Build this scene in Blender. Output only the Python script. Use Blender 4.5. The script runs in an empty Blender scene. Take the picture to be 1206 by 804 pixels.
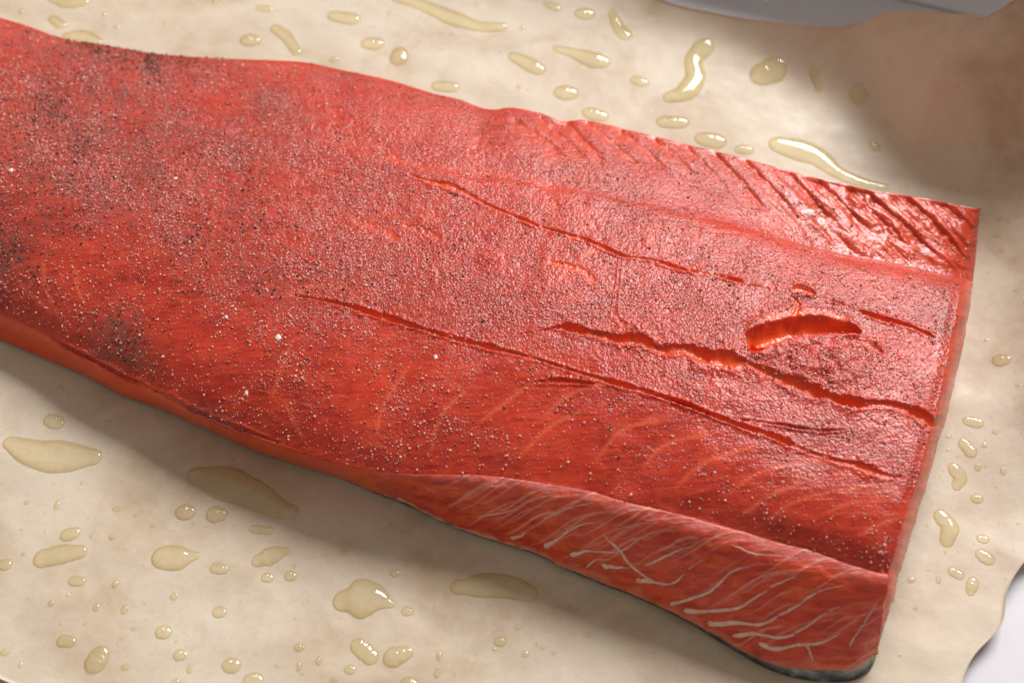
import bpy, math, random
import numpy as np
from mathutils import Vector, Matrix

random.seed(7)
rng = np.random.default_rng(11)
S = bpy.context.scene

# ------------------------------------------------------------------ camera
W0, H0 = 1206.0, 804.0
PITCH = math.radians(54.0)
HFOV = math.radians(45.0)
FPX = W0 / 2 / math.tan(HFOV / 2)
DIST = 0.29
fwd = np.array([0, math.cos(PITCH), -math.sin(PITCH)])
rgt = np.array([1.0, 0, 0])
upv = np.array([0, math.sin(PITCH), math.cos(PITCH)])
CAM = -fwd * DIST
cd = bpy.data.cameras.new('camera')
cam = bpy.data.objects.new('camera', cd)
S.collection.objects.link(cam)
cam.location = CAM
cam.rotation_euler = (math.pi / 2 - PITCH, 0, 0)
cd.sensor_width = 36
cd.lens = 18 / math.tan(HFOV / 2)
cd.clip_start = 0.01
cd.clip_end = 50
cd.dof.use_dof = True
cd.dof.focus_distance = 0.270
cd.dof.aperture_fstop = 14
S.camera = cam

# ------------------------------------------------------------------ light
w = bpy.data.worlds.new('World'); S.world = w; w.use_nodes = True
bg = w.node_tree.nodes['Background']
bg.inputs['Color'].default_value = (1.0, 0.89, 0.78, 1)
bg.inputs['Strength'].default_value = 0.37


def area(name, loc, target, sx, sy, power, col):
    l = bpy.data.lights.new(name, 'AREA')
    l.shape = 'RECTANGLE'; l.size = sx; l.size_y = sy; l.energy = power; l.color = col
    o = bpy.data.objects.new(name, l); S.collection.objects.link(o)
    o.location = loc
    o.rotation_euler = (Vector(target) - Vector(loc)).to_track_quat('-Z', 'Y').to_euler()
    return o


area('window_light', (0.98, 1.82, 1.70), (0, 0, 0), 1.30, 1.1, 132.0, (0.97, 0.955, 0.95))

S.view_settings.view_transform = 'Standard'
S.view_settings.look = 'None'
S.view_settings.exposure = 0.0
S.view_settings.gamma = 1.0
S.view_settings.use_curve_mapping = False
S.render.engine = 'CYCLES'
S.cycles.use_denoising = True
S.cycles.max_bounces = 10
S.cycles.transparent_max_bounces = 12

# ------------------------------------------------------------------ helpers
CM = 0.01


def at(px, py, z):
    """world point at height z (metres) seen at pixel px,py (arrays allowed)"""
    px = np.asarray(px, float); py = np.asarray(py, float); z = np.asarray(z, float)
    a = (px - W0 / 2) / FPX; b = -(py - H0 / 2) / FPX
    d = fwd + a[..., None] * rgt + b[..., None] * upv
    t = (z - CAM[2]) / d[..., 2]
    return CAM + d * t[..., None]


def proj(P):
    q = P - CAM
    dz = q @ fwd
    return W0 / 2 + FPX * (q @ rgt) / dz, H0 / 2 - FPX * (q @ upv) / dz


def ppm(P):
    """pixels per metre at P"""
    return FPX / ((np.asarray(P) - CAM) @ fwd)


def sstep(a, b, x):
    t = np.clip((x - a) / (b - a), 0, 1)
    return t * t * (3 - 2 * t)


_tab = rng.random((256, 256))


def vnoise(x, y, seed=0):
    x = np.asarray(x, float) + seed * 37.13; y = np.asarray(y, float) + seed * 91.7
    xi = np.floor(x).astype(int); yi = np.floor(y).astype(int)
    fx = x - xi; fy = y - yi
    fx = fx * fx * (3 - 2 * fx); fy = fy * fy * (3 - 2 * fy)
    g = lambda i, j: _tab[i & 255, j & 255]
    return ((g(xi, yi) * (1 - fx) + g(xi + 1, yi) * fx) * (1 - fy) +
            (g(xi, yi + 1) * (1 - fx) + g(xi + 1, yi + 1) * fx) * fy) * 2 - 1


def fbm(x, y, seed=0, oct=3):
    s = 0; a = 1; n = 0
    for k in range(oct):
        s = s + a * vnoise(x * 2 ** k, y * 2 ** k, seed + 5 * k); n += a; a *= 0.5
    return s / n


def poly_resample(pts, n):
    """smooth Catmull-Rom resample of a polyline at n equal arc-length stations"""
    p = np.array(pts, float)
    q = np.vstack([2 * p[0] - p[1], p, 2 * p[-1] - p[-2]])
    out = []
    for i in range(1, len(q) - 2):
        t = np.linspace(0, 1, 24, endpoint=False)[:, None]
        a, b, c, d = q[i - 1], q[i], q[i + 1], q[i + 2]
        out.append(0.5 * (2 * b + (c - a) * t + (2 * a - 5 * b + 4 * c - d) * t ** 2 + (3 * b - a - 3 * c + d) * t ** 3))
    out.append(p[-1:])
    o = np.vstack(out)
    s = np.r_[0, np.cumsum(np.linalg.norm(np.diff(o[:, :2], axis=0), axis=1))]
    ss = np.linspace(0, s[-1], n)
    return np.stack([np.interp(ss, s, o[:, k]) for k in range(o.shape[1])], 1)


def pchip(xk, yk, x):
    """monotone cubic along axis 0 of yk (k, n) evaluated at x (m,) -> (m, n)"""
    xk = np.asarray(xk, float); yk = np.asarray(yk, float)
    h = np.diff(xk)[:, None]; d = np.diff(yk, axis=0) / h
    m = np.zeros_like(yk)
    m[0] = d[0]; m[-1] = d[-1]
    same = d[:-1] * d[1:] > 0
    w1 = 2 * h[1:] + h[:-1]; w2 = h[1:] + 2 * h[:-1]
    with np.errstate(divide='ignore', invalid='ignore'):
        hm = (w1 + w2) / (w1 / d[:-1] + w2 / d[1:])
    m[1:-1] = np.where(same, hm, 0)
    i = np.clip(np.searchsorted(xk, x, side='right') - 1, 0, len(xk) - 2)
    t = ((x - xk[i]) / (xk[i + 1] - xk[i]))[:, None]; hh = h[i]
    return ((2 * t ** 3 - 3 * t ** 2 + 1) * yk[i] + (t ** 3 - 2 * t ** 2 + t) * hh * m[i] +
            (-2 * t ** 3 + 3 * t ** 2) * yk[i + 1] + (t ** 3 - t ** 2) * hh * m[i + 1])


def raw_mesh(name, V, F, smooth=True, attrs=None):
    """V (n,3), F (m,k) constant k"""
    me = bpy.data.meshes.new(name)
    V = np.ascontiguousarray(V, np.float32); F = np.ascontiguousarray(F, np.int32)
    m, k = F.shape
    me.vertices.add(len(V)); me.vertices.foreach_set('co', V.ravel())
    me.loops.add(m * k); me.loops.foreach_set('vertex_index', F.ravel())
    me.polygons.add(m)
    me.polygons.foreach_set('loop_start', np.arange(0, m * k, k, dtype=np.int32))
    me.polygons.foreach_set('loop_total', np.full(m, k, np.int32))
    me.polygons.foreach_set('use_smooth', np.full(m, bool(smooth)))
    for an, av in (attrs or {}).items():
        a = me.attributes.new(an, 'FLOAT', 'POINT')
        a.data.foreach_set('value', np.ascontiguousarray(av, np.float32).ravel())
    me.update(); me.validate()
    return me


def link(name, me, mat=None, parent=None):
    o = bpy.data.objects.new(name, me); S.collection.objects.link(o)
    if mat: me.materials.append(mat)
    if parent: o.parent = parent
    return o


def grid_faces(r, c, flip=False, wrap=False):
    i = np.arange(r - 1)[:, None]; j = np.arange(c if wrap else c - 1)[None, :]
    j2 = (j + 1) % c
    a = i * c + j; b = i * c + j2; d = (i + 1) * c + j; e = (i + 1) * c + j2
    q = np.stack([a, d, e, b] if flip else [a, b, e, d], -1).reshape(-1, 4)
    return q


def grid_normals(G):
    du = np.gradient(G, axis=1); dv = np.gradient(G, axis=0)
    n = np.cross(dv, du); n /= np.linalg.norm(n, axis=-1, keepdims=True) + 1e-12
    return n


def empty(name, loc=(0, 0, 0)):
    o = bpy.data.objects.new(name, None); S.collection.objects.link(o)
    o.location = loc; o.empty_display_size = 0.02
    return o


def tag(o, label, cat, group=None, kind=None):
    o['label'] = label; o['category'] = cat
    if group: o['group'] = group
    if kind: o['kind'] = kind
    return o


# ------------------------------------------------------------------ materials
class NT:
    def __init__(s, name):
        s.m = bpy.data.materials.new(name); s.m.use_nodes = True
        s.t = s.m.node_tree; s.n = s.t.nodes; s.l = s.t.links
        s.b = s.n['Principled BSDF']; s.out = s.n['Material Output']
        s._co = None

    def node(s, typ, **kw):
        n = s.n.new(typ)
        for k, v in kw.items():
            if k.startswith('i_'):
                n.inputs[k[2:].replace('_', ' ')].default_value = v
            else:
                setattr(n, k, v)
        return n

    def co(s):
        if not s._co: s._co = s.node('ShaderNodeTexCoord').outputs['Object']
        return s._co

    def noise(s, scale, detail=3, rough=0.5, vec=None, dist=0.0):
        n = s.node('ShaderNodeTexNoise'); n.inputs['Scale'].default_value = scale
        n.inputs['Detail'].default_value = detail; n.inputs['Roughness'].default_value = rough
        n.inputs['Distortion'].default_value = dist
        s.l.new(vec or s.co(), n.inputs['Vector']); return n.outputs['Fac']

    def voro(s, scale, feature='F1', out='Distance', vec=None):
        n = s.node('ShaderNodeTexVoronoi'); n.feature = feature
        n.inputs['Scale'].default_value = scale
        s.l.new(vec or s.co(), n.inputs['Vector']); return n.outputs[out]

    def attr(s, name):
        n = s.node('ShaderNodeAttribute'); n.attribute_name = name; return n.outputs['Fac']

    def ramp(s, fac, stops):
        n = s.node('ShaderNodeValToRGB'); e = n.color_ramp.elements
        while len(e) < len(stops): e.new(0.5)
        for q, (p, c) in zip(e, stops):
            q.position = p; q.color = (*c, 1) if len(c) == 3 else c
        s.l.new(fac, n.inputs['Fac']); return n.outputs['Color']

    def maprange(s, v, a, b, c=0, d=1):
        n = s.node('ShaderNodeMapRange'); n.inputs[1].default_value = a; n.inputs[2].default_value = b
        n.inputs[3].default_value = c; n.inputs[4].default_value = d
        s.l.new(v, n.inputs[0]); return n.outputs[0]

    def math(s, op, a, b=None):
        n = s.node('ShaderNodeMath', operation=op)
        for i, v in enumerate((a, b)):
            if v is None: continue
            if isinstance(v, (int, float)): n.inputs[i].default_value = v
            else: s.l.new(v, n.inputs[i])
        return n.outputs[0]

    def mix(s, fac, a, b, mode='MIX'):
        n = s.node('ShaderNodeMix', data_type='RGBA', blend_type=mode)
        for idx, v in ((0, fac), (6, a), (7, b)):
            if isinstance(v, (int, float)): n.inputs[idx].default_value = v
            elif isinstance(v, tuple): n.inputs[idx].default_value = (*v, 1)
            else: s.l.new(v, n.inputs[idx])
        return n.outputs[2]

    def bump(s, h, strength, dist, normal=None):
        n = s.node('ShaderNodeBump'); n.inputs['Strength'].default_value = strength
        n.inputs['Distance'].default_value = dist
        s.l.new(h, n.inputs['Height'])
        if normal: s.l.new(normal, n.inputs['Normal'])
        return n.outputs['Normal']

    def set(s, **kw):
        for k, v in kw.items():
            sock = s.b.inputs[k.replace('_', ' ')]
            if isinstance(v, (int, float)): sock.default_value = v
            elif isinstance(v, tuple): sock.default_value = (*v, 1) if len(v) == 3 and sock.type == 'RGBA' else v
            else: s.l.new(v, sock)


def flesh_material():
    t = NT('salmon_flesh')
    big = t.noise(55, 4, 0.55)
    mid = t.noise(260, 4, 0.6)
    fine = t.noise(1500, 2, 0.6)
    col = t.ramp(big, [(0.30, (0.23, 0.009, 0.005)), (0.52, (0.35, 0.019, 0.008)), (0.75, (0.50, 0.042, 0.012))])
    col = t.mix(t.maprange(mid, 0.35, 0.7, 0, 0.5), col, (0.60, 0.060, 0.040))
    mp = t.node('ShaderNodeMapping'); t.l.new(t.co(), mp.inputs['Vector'])
    mp.inputs['Rotation'].default_value = (0, 0, math.radians(-52)); mp.inputs['Scale'].default_value = (0.22, 1.5, 1.0)
    fib = t.noise(520, 4, 0.65, mp.outputs[0], 0.8)
    col = t.mix(t.maprange(fib, 0.42, 0.68, 0, 0.55), col, (0.64, 0.078, 0.028))
    col = t.mix(t.maprange(t.noise(110, 3, 0.6), 0.52, 0.70, 0, 0.6), col, (0.33, 0.014, 0.010))
    # cured, salt-dulled skin of the flesh: paler and pinker where the seasoning sits
    film = t.attr('film')
    f2 = t.math('MULTIPLY', film, t.maprange(fine, 0.42, 0.62, 0.0, 0.55))
    col = t.mix(f2, col, (0.42, 0.065, 0.048))
    # pepper dust
    col = t.mix(t.math('MULTIPLY', t.attr('dust'), t.maprange(t.noise(420, 4, 0.7), 0.35, 0.62, 0.1, 0.9)), col, (0.13, 0.075, 0.065))
    # pale seams between the muscle flakes
    col = t.mix(t.math('MULTIPLY', t.attr('seam'), 0.34), col, (0.74, 0.17, 0.07))
    # raw orange inside the splits and on the side
    col = t.mix(t.attr('raw'), col, (0.78, 0.10, 0.019))
    rough = t.maprange(mid, 0.3, 0.7, 0.25, 0.39)
    h = t.math('ADD', t.math('MULTIPLY', t.noise(900, 3, 0.6), 0.6), t.math('MULTIPLY', t.voro(1700), -0.5))
    h = t.math('ADD', t.math('MULTIPLY', h, t.maprange(film, 0, 1, 0.35, 1.0)), t.math('MULTIPLY', fib, 0.5))
    n = t.bump(h, 0.55, 0.0005)
    rough = t.math('MULTIPLY', rough, t.maprange(film, 0, 0.6, 0.7, 1.0))
    t.set(Base_Color=col, Roughness=rough, Normal=n)
    t.b.subsurface_method = 'RANDOM_WALK'
    t.set(Subsurface_Weight=0.35, Subsurface_Radius=(1.0, 0.25, 0.12), Subsurface_Scale=0.003, IOR=1.42, Specular_IOR_Level=0.42)
    return t.m


def flap_material():
    t = NT('belly_flesh')
    mp = t.node('ShaderNodeMapping'); t.l.new(t.co(), mp.inputs['Vector'])
    mp.inputs['Rotation'].default_value = (0, 0, math.radians(-38)); mp.inputs['Scale'].default_value = (0.25, 1.6, 1.0)
    st = t.noise(420, 4, 0.6, mp.outputs[0], 0.6)
    big = t.noise(90, 3)
    col = t.ramp(st, [(0.3, (0.36, 0.018, 0.008)), (0.5, (0.54, 0.042, 0.013)), (0.72, (0.70, 0.115, 0.038))])
    col = t.mix(t.maprange(big, 0.4, 0.7, 0, 0.5), col, (0.66, 0.085, 0.016))
    col = t.mix(t.math('MULTIPLY', t.attr('film'), t.maprange(t.noise(600, 4), 0.3, 0.65, 0.2, 0.8)), col, (0.50, 0.17, 0.165))
    col = t.mix(t.math('MULTIPLY', t.attr('seam'), 0.95), col, (0.80, 0.40, 0.30))
    col = t.mix(t.attr('raw'), col, (0.74, 0.42, 0.27))
    h = t.math('ADD', t.math('MULTIPLY', st, 1.0), t.math('MULTIPLY', t.noise(700, 3), 0.5))
    t.set(Base_Color=col, Roughness=t.math('ADD', t.maprange(big, 0.3, 0.7, 0.18, 0.32), t.math('MULTIPLY', t.attr('film'), 0.35)), Normal=t.bump(h, 0.7, 0.0006))
    t.set(Subsurface_Weight=0.35, Subsurface_Radius=(1.0, 0.25, 0.12), Subsurface_Scale=0.003, IOR=1.42, Specular_IOR_Level=0.55)
    return t.m


def simple(name, col, rough, noise=None, bump=None, spec=0.5, sss=None):
    t = NT(name)
    c = col
    if noise:
        sc, col2 = noise
        c = t.mix(t.maprange(t.noise(sc, 4, 0.6), 0.35, 0.65), col, col2)
    t.set(Base_Color=c, Roughness=rough, Specular_IOR_Level=spec)
    if bump:
        t.set(Normal=t.bump(t.noise(bump[0], 4, 0.6), bump[1], bump[2]))
    if sss:
        t.set(Subsurface_Weight=sss[0], Subsurface_Radius=(1.0, 0.5, 0.3), Subsurface_Scale=sss[1])
    return t.m


def skin_material():
    t = NT('salmon_skin')
    a = t.noise(300, 4, 0.6); b = t.voro(700)
    col = t.ramp(a, [(0.32, (0.018, 0.026, 0.030)), (0.52, (0.06, 0.085, 0.095)), (0.66, (0.22, 0.26, 0.27)), (0.78, (0.40, 0.40, 0.37))])
    col = t.mix(t.math('MULTIPLY', t.attr('raw'), t.maprange(t.noise(190, 3), 0.35, 0.6)), col, (0.62, 0.50, 0.42))
    t.set(Base_Color=col, Roughness=0.28, Metallic=0.15, Normal=t.bump(t.math('ADD', b, a), 0.5, 0.0006))
    return t.m


def grain_material(name, c1, c2, rough, sss=0.0, trans=0.0):
    t = NT(name)
    col = t.mix(t.attr('tint'), c1, c2)
    t.set(Base_Color=col, Roughness=rough)
    if sss: t.set(Subsurface_Weight=sss, Subsurface_Radius=(1.0, 0.5, 0.4), Subsurface_Scale=0.0006)
    if trans: t.set(Transmission_Weight=trans, IOR=1.4)
    return t.m


def oil_material():
    t = NT('oil')
    n = t.n
    tr = n.new('ShaderNodeBsdfTransparent'); gl = n.new('ShaderNodeBsdfGlossy'); mx = n.new('ShaderNodeMixShader')
    lw = n.new('ShaderNodeLayerWeight'); lw.inputs['Blend'].default_value = 0.5
    c = t.ramp(lw.outputs['Facing'], [(0.0, (0.998, 0.986, 0.92)), (0.30, (0.99, 0.964, 0.83)), (0.65, (0.87, 0.79, 0.57))])
    t.l.new(c, tr.inputs['Color'])
    gl.inputs['Roughness'].default_value = 0.02
    fc = t.math('ADD', t.math('MULTIPLY', t.math('POWER', lw.outputs['Facing'], 4.0), 0.9), 0.038)
    t.l.new(fc, mx.inputs[0]); t.l.new(tr.outputs[0], mx.inputs[1]); t.l.new(gl.outputs[0], mx.inputs[2])
    t.l.new(mx.outputs[0], t.out.inputs['Surface'])
    n.remove(t.b)
    return t.m


def paper_material():
    t = NT('parchment')
    a = t.noise(22, 5, 0.6, dist=0.4); b = t.noise(140, 4, 0.65); c = t.noise(900, 3, 0.6)
    col = t.ramp(a, [(0.36, (0.60, 0.46, 0.31)), (0.49, (0.74, 0.63, 0.48)), (0.60, (0.79, 0.69, 0.55)), (0.72, (0.60, 0.45, 0.30))])
    col = t.mix(t.maprange(b, 0.45, 0.72, 0, 0.55), col, (0.78, 0.69, 0.56))
    col = t.mix(t.maprange(c, 0.5, 0.75, 0, 0.35), col, (0.62, 0.50, 0.36))
    h = t.math('ADD', t.math('MULTIPLY', t.noise(45, 3), 3.0), t.math('MULTIPLY', c, 0.12))
    t.set(Base_Color=col, Roughness=t.maprange(b, 0.3, 0.7, 0.42, 0.62), Normal=t.bump(h, 0.30, 0.001), Specular_IOR_Level=0.4)
    # thin sheet: some of the light behind it comes through
    n = t.n
    tl = n.new('ShaderNodeBsdfTranslucent'); t.l.new(t.mix(1.0, col, (0.62, 0.40, 0.24), 'MULTIPLY'), tl.inputs['Color'])
    mx = n.new('ShaderNodeMixShader'); mx.inputs[0].default_value = 0.30
    t.l.new(t.b.outputs[0], mx.inputs[1]); t.l.new(tl.outputs[0], mx.inputs[2]); t.l.new(mx.outputs[0], t.out.inputs['Surface'])
    return t.m


M_flesh = flesh_material()
M_flap = flap_material()
M_skin = skin_material()
M_fat = simple('fat', (0.88, 0.52, 0.42), 0.25, (500, (0.78, 0.32, 0.22)), (1500, 0.4, 0.0004), 0.5, (0.5, 0.001))
M_pale = grain_material('wet_salt_grains', (0.34, 0.028, 0.022), (0.80, 0.36, 0.32), 0.19, 0.25)
M_tan = grain_material('tan_pepper_bits', (0.58, 0.20, 0.10), (0.86, 0.56, 0.38), 0.45)
M_black = grain_material('black_pepper_bits', (0.010, 0.008, 0.007), (0.17, 0.10, 0.065), 0.55)
M_salt = simple('salt_crystal', (0.86, 0.60, 0.56), 0.25, None, (900, 0.4, 0.0005), 0.6, (0.4, 0.001))
M_oil = oil_material()
M_paper = paper_material()
M_tray = simple('tray_enamel', (0.57, 0.555, 0.60), 0.35, (30, (0.54, 0.525, 0.57)), (60, 0.08, 0.001))

# ------------------------------------------------------------------ parchment sheet on the tray


def line_plane(p, q, slope, rnd):
    """height that rises with 'slope' beyond the pixel line p-q on the ground (far side), rounded foot"""
    A = at(p[0], p[1], 0.0); B = at(q[0], q[1], 0.0)
    d = (B - A)[:2]; d /= np.linalg.norm(d)
    n = np.array([-d[1], d[0]])
    if n[1] < 0: n = -n

    def f(x, y):
        s = (x - A[0]) * n[0] + (y - A[1]) * n[1]
        return slope * 0.5 * (s + np.sqrt(s * s + rnd * rnd))
    return f


_back = line_plane((755, 0), (1000, 118), 1.5, 0.007)
_corner = line_plane((985, 92), (1074, 196), 2.8, 0.0014)
_right = line_plane((1080, 182), (1220, 208), 2.8, 0.004)


_xr0 = float(at(1058, 176, 0.0)[0]); _xr1 = float(at(1092, 176, 0.0)[0])
_m0 = at(1186, 300, 0.0); _m1 = at(1222, 640, 0.0); _mf0 = float(at(1180, 610, 0.0)[1]); _mf1 = float(at(1200, 470, 0.0)[1])


def smax(a, b, k):
    return 0.5 * (a + b + np.sqrt((a - b) ** 2 + k * k)) - 0.5 * k


def paper_z(x, y):
    zb = np.maximum(_back(x, y) - 0.0012, 0); zc = np.maximum(_corner(x, y) - 0.0008, 0); zr = np.maximum(_right(x, y) - 0.0008, 0)
    zb = zb * (1 - sstep(_xr1, _xr1 + 0.03, x))
    z = smax(zb, -smax(-zc, -zr, 0.0008), 0.0006)
    z = 0.05 * np.tanh(z / 0.05)
    # gentle cockling
    z = z + 0.00055 * fbm(x * 28, y * 28, 3, 3) + 0.00022 * fbm(x * 90 + y * 30, y * 110, 9, 2)
    # right margin climbs the tray side, heightened out of view to shade the sheet
    s = (x - _m0[0]) - (y - _m0[1]) * (_m1[0] - _m0[0]) / (_m1[1] - _m0[1])
    fade = sstep(_mf0, _mf1, y)
    up = 1.6 * 0.5 * (s + np.sqrt(s * s + 0.008 ** 2))
    z = z + 0.045 * np.tanh(up / 0.045) * fade
    z = z + 0.0016 * np.exp(-((s + 0.004) / 0.006) ** 2) * (0.6 + fbm(y * 35, x * 10, 21, 2)) * (1 - fade)
    return z


def ray_paper(px, py):
    zz = np.linspace(0.06, -0.004, 1600)
    P = at(np.full(1600, px), np.full(1600, py), zz)
    k = int(np.argmax(paper_z(P[:, 0], P[:, 1]) >= zz))
    return P[k]


def build_paper():
    top_px = [(-500, -220), (0, -160), (400, -120), (620, -70), (720, -25), (790, 4), (850, 17), (920, 27), (985, 32), (1030, 20), (1080, 13), (1120, 17), (1150, 21), (1180, 10), (1206, -3), (1290, -30)]
    top = poly_resample([tuple(ray_paper(*p)[:2]) for p in top_px], 310)
    right_px = [(1240, 625), (1206, 662), (1186, 695), (1179, 735), (1150, 768), (1138, 790), (1134, 812), (1128, 840), (1120, 880)]
    right = poly_resample([tuple(top[-1]), (0.143, 0.05), (0.144, 0.02), (0.135, -0.012)] + [tuple(at(*p, 0.0)[:2]) for p in right_px], 230)
    left = poly_resample([tuple(top[0])] + [tuple(at(*p, 0.0)[:2]) for p in ((-420, 200), (-300, 500), (-190, 740))], 230)
    bot_px = [(-190, 740), (-40, 783), (6, 801), (40, 815), (200, 870), (600, 890), (1120, 880)]
    bot = poly_resample([tuple(at(*p, 0.0)[:2]) for p in bot_px], 310)
    bot[0] = left[-1]; bot[-1] = right[-1]
    nr, nc = 230, 310
    t = np.linspace(0, 1, nr)[:, None, None]; s = np.linspace(0, 1, nc)[None, :, None]
    C = ((1 - t) * top[None] + t * bot[None] + (1 - s) * left[:, None] + s * right[:, None] -
         ((1 - s) * (1 - t) * top[0] + s * (1 - t) * top[-1] + (1 - s) * t * bot[0] + s * t * bot[-1]))
    X, Y = C[..., 0], C[..., 1]
    Z = paper_z(X, Y)
    G = np.stack([X, Y, Z], -1)
    n = grid_normals(G)
    th = 0.00012
    V = np.vstack([G.reshape(-1, 3), (G - n * th * np.sign(n[..., 2:3])).reshape(-1, 3)])
    F = grid_faces(nr, nc); k = nr * nc
    border = np.r_[np.arange(nc), np.arange(1, nr) * nc + nc - 1, ((nr - 1) * nc + np.arange(nc - 2, -1, -1)), np.arange(nr - 2, 0, -1) * nc]
    b2 = np.roll(border, -1)
    side = np.stack([border, b2, b2 + k, border + k], -1)
    me = raw_mesh('baking_paper', V, np.vstack([F, F[:, ::-1] + k, side]))
    return tag(link('baking_paper', me, M_paper), 'sheet of brown baking parchment with oil drops, folded up at the tray corner', 'baking paper')


build_paper()

# ------------------------------------------------------------------ tray


def build_tray():
    root = tag(empty('baking_tray', (0, 0, -0.003)), 'pale grey baking tray under and behind the parchment', 'tray')
    # in the tray's own axes: back wall runs along the line behind the paper's top edge
    A = at(770, -75, 0.0); B = at(1206, 25, 0.0)
    d = (B - A)[:2]; d /= np.linalg.norm(d); n = np.array([-d[1], d[0]])
    prof = [(0.0, 0.0), (0.002, 0.0008), (0.0035, 0.003), (0.009, 0.040), (0.0105, 0.0425), (0.013, 0.0435), (0.020, 0.0435), (0.0215, 0.0425), (0.0215, 0.0410), (0.013, 0.0415), (0.011, 0.039), (0.0055, 0.002)]
    L = np.linspace(-0.35, 0.55, 60)
    V = []
    for a in L:
        for (o, z) in prof:
            p = A[:2] + d * a + n * o
            V.append((p[0], p[1], z))
    V = np.array(V)
    wall = raw_mesh('back_wall', V, grid_faces(len(L), len(prof), wrap=True))
    link('back_rim', wall, M_tray, root)
    # floor panel
    cs = [A[:2] + d * -0.35 + n * 0.0005, A[:2] + d * 0.55 + n * 0.0005, A[:2] + d * 0.55 - n * 0.60, A[:2] + d * -0.35 - n * 0.60]
    V = [(c[0], c[1], 0.0) for c in cs] + [(c[0], c[1], -0.0012) for c in cs]
    F = [(3, 2, 1, 0)[::-1], (4, 5, 6, 7)[::-1], (0, 1, 5, 4)[::-1], (1, 2, 6, 5)[::-1], (2, 3, 7, 6)[::-1], (3, 0, 4, 7)[::-1]]
    link('floor_panel', raw_mesh('floor_panel', np.array(V), np.array(F), smooth=False), M_tray, root)


build_tray()

# ------------------------------------------------------------------ salmon fillet: rails in the picture, heights in cm
far_px = [(-70, -2), (0, 21), (30, 30), (60, 41), (85, 48), (110, 51), (140, 56), (180, 63), (210, 66), (260, 69), (320, 71), (362, 74), (400, 82), (460, 95), (510, 110),
          (540, 117), (567, 127), (582, 129), (604, 127), (635, 133), (655, 141), (664, 143), (692, 142), (735, 152), (780, 163), (804, 169), (850, 180),
          (900, 193), (950, 207), (990, 216), (1025, 224), (1060, 229), (1100, 236), (1130, 242), (1151, 246)]
near_px = [(-70, 338), (0, 366), (50, 390), (83, 412), (133, 438), (180, 459), (233, 488), (283, 507), (340, 527), (402, 545), (460, 556), (510, 558), (562, 558), (615, 564),
           (655, 570), (695, 577), (735, 589), (804, 605), (837, 614), (874, 624), (914, 636), (954, 646), (987, 658), (1017, 668), (1046, 676)]
bot_px = [(-70, 372), (0, 400), (43, 418), (97, 441), (143, 465), (187, 481), (260, 513), (293, 528), (345, 546), (402, 564), (442, 581), (482, 596), (509, 608), (549, 626),
          (589, 639), (632, 653), (669, 671), (709, 688), (749, 703), (804, 729), (837, 749), (871, 769), (901, 786), (937, 798), (970, 802), (1004, 801), (1030, 786)]
end_px = [(1153, 248), (1151, 290), (1147, 330), (1142, 350), (1138, 375), (1132, 411), (1124, 441), (1114, 481), (1104, 518), (1097, 539), (1087, 579), (1071, 629), (1061, 663),
          (1051, 699), (1042, 736), (1033, 766), (1030, 786)]
NU, NF = 1080, 400
far = poly_resample(far_px, NU); near = poly_resample(near_px, NU); bot = poly_resample(bot_px, NU)
U = np.linspace(0, 1, NU)
fk = [0, .05, .12, .190, .20, .26, .35, .5, .65, .8, .92, 1]
uk = [0, .3, .55, .75, .88, 1.0]
zk = np.array([
    [0.95, 1.25, 1.45, 1.52, 1.57, 1.62, 1.68, 1.72, 1.68, 1.52, 1.25, 0.95],
    [1.05, 1.40, 1.60, 1.68, 1.73, 1.80, 1.86, 1.92, 1.88, 1.74, 1.48, 1.20],
    [1.10, 1.42, 1.66, 1.76, 1.84, 1.92, 2.02, 2.12, 2.10, 1.98, 1.78, 1.55],
    [1.00, 1.20, 1.40, 1.66, 1.80, 1.98, 2.14, 2.32, 2.34, 2.26, 2.12, 1.95],
    [1.00, 1.04, 1.02, 1.00, 1.66, 2.00, 2.20, 2.40, 2.44, 2.38, 2.22, 1.94],
    [0.98, 0.90, 0.76, 0.62, 1.60, 2.02, 2.22, 2.45, 2.50, 2.45, 2.28, 1.98]])
zu = pchip(uk, zk, U)                    # (NU, nf)
FV = np.linspace(0, 1, NF)
ZT = pchip(fk, zu.T, FV) * CM            # (NF, NU)
f_ = FV[:, None]
PX = far[None, :, 0] * (1 - f_) + near[None, :, 0] * f_
PY = far[None, :, 1] * (1 - f_) + near[None, :, 1] * f_
endb = sstep(0.80, 1.0, U)[None, :]
PX = PX + endb * 10 * np.sin(np.pi * np.clip((f_ - .15) / .75, 0, 1))
TOP = at(PX, PY, ZT)

# far side rows (hidden from the photo, there for other views)
NA = 14
a_ = np.linspace(1, 0, NA + 1)[:-1]
FARS = np.zeros((NA, NU, 3))
for i, a in enumerate(a_):
    P = TOP[0].copy()
    P[:, 1] += 0.0016 * np.sin(a * np.pi) - 0.003 * a * a
    P[:, 2] = TOP[0][:, 2] * (1 - a) + 0.0015 * a
    FARS[i] = P
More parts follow.
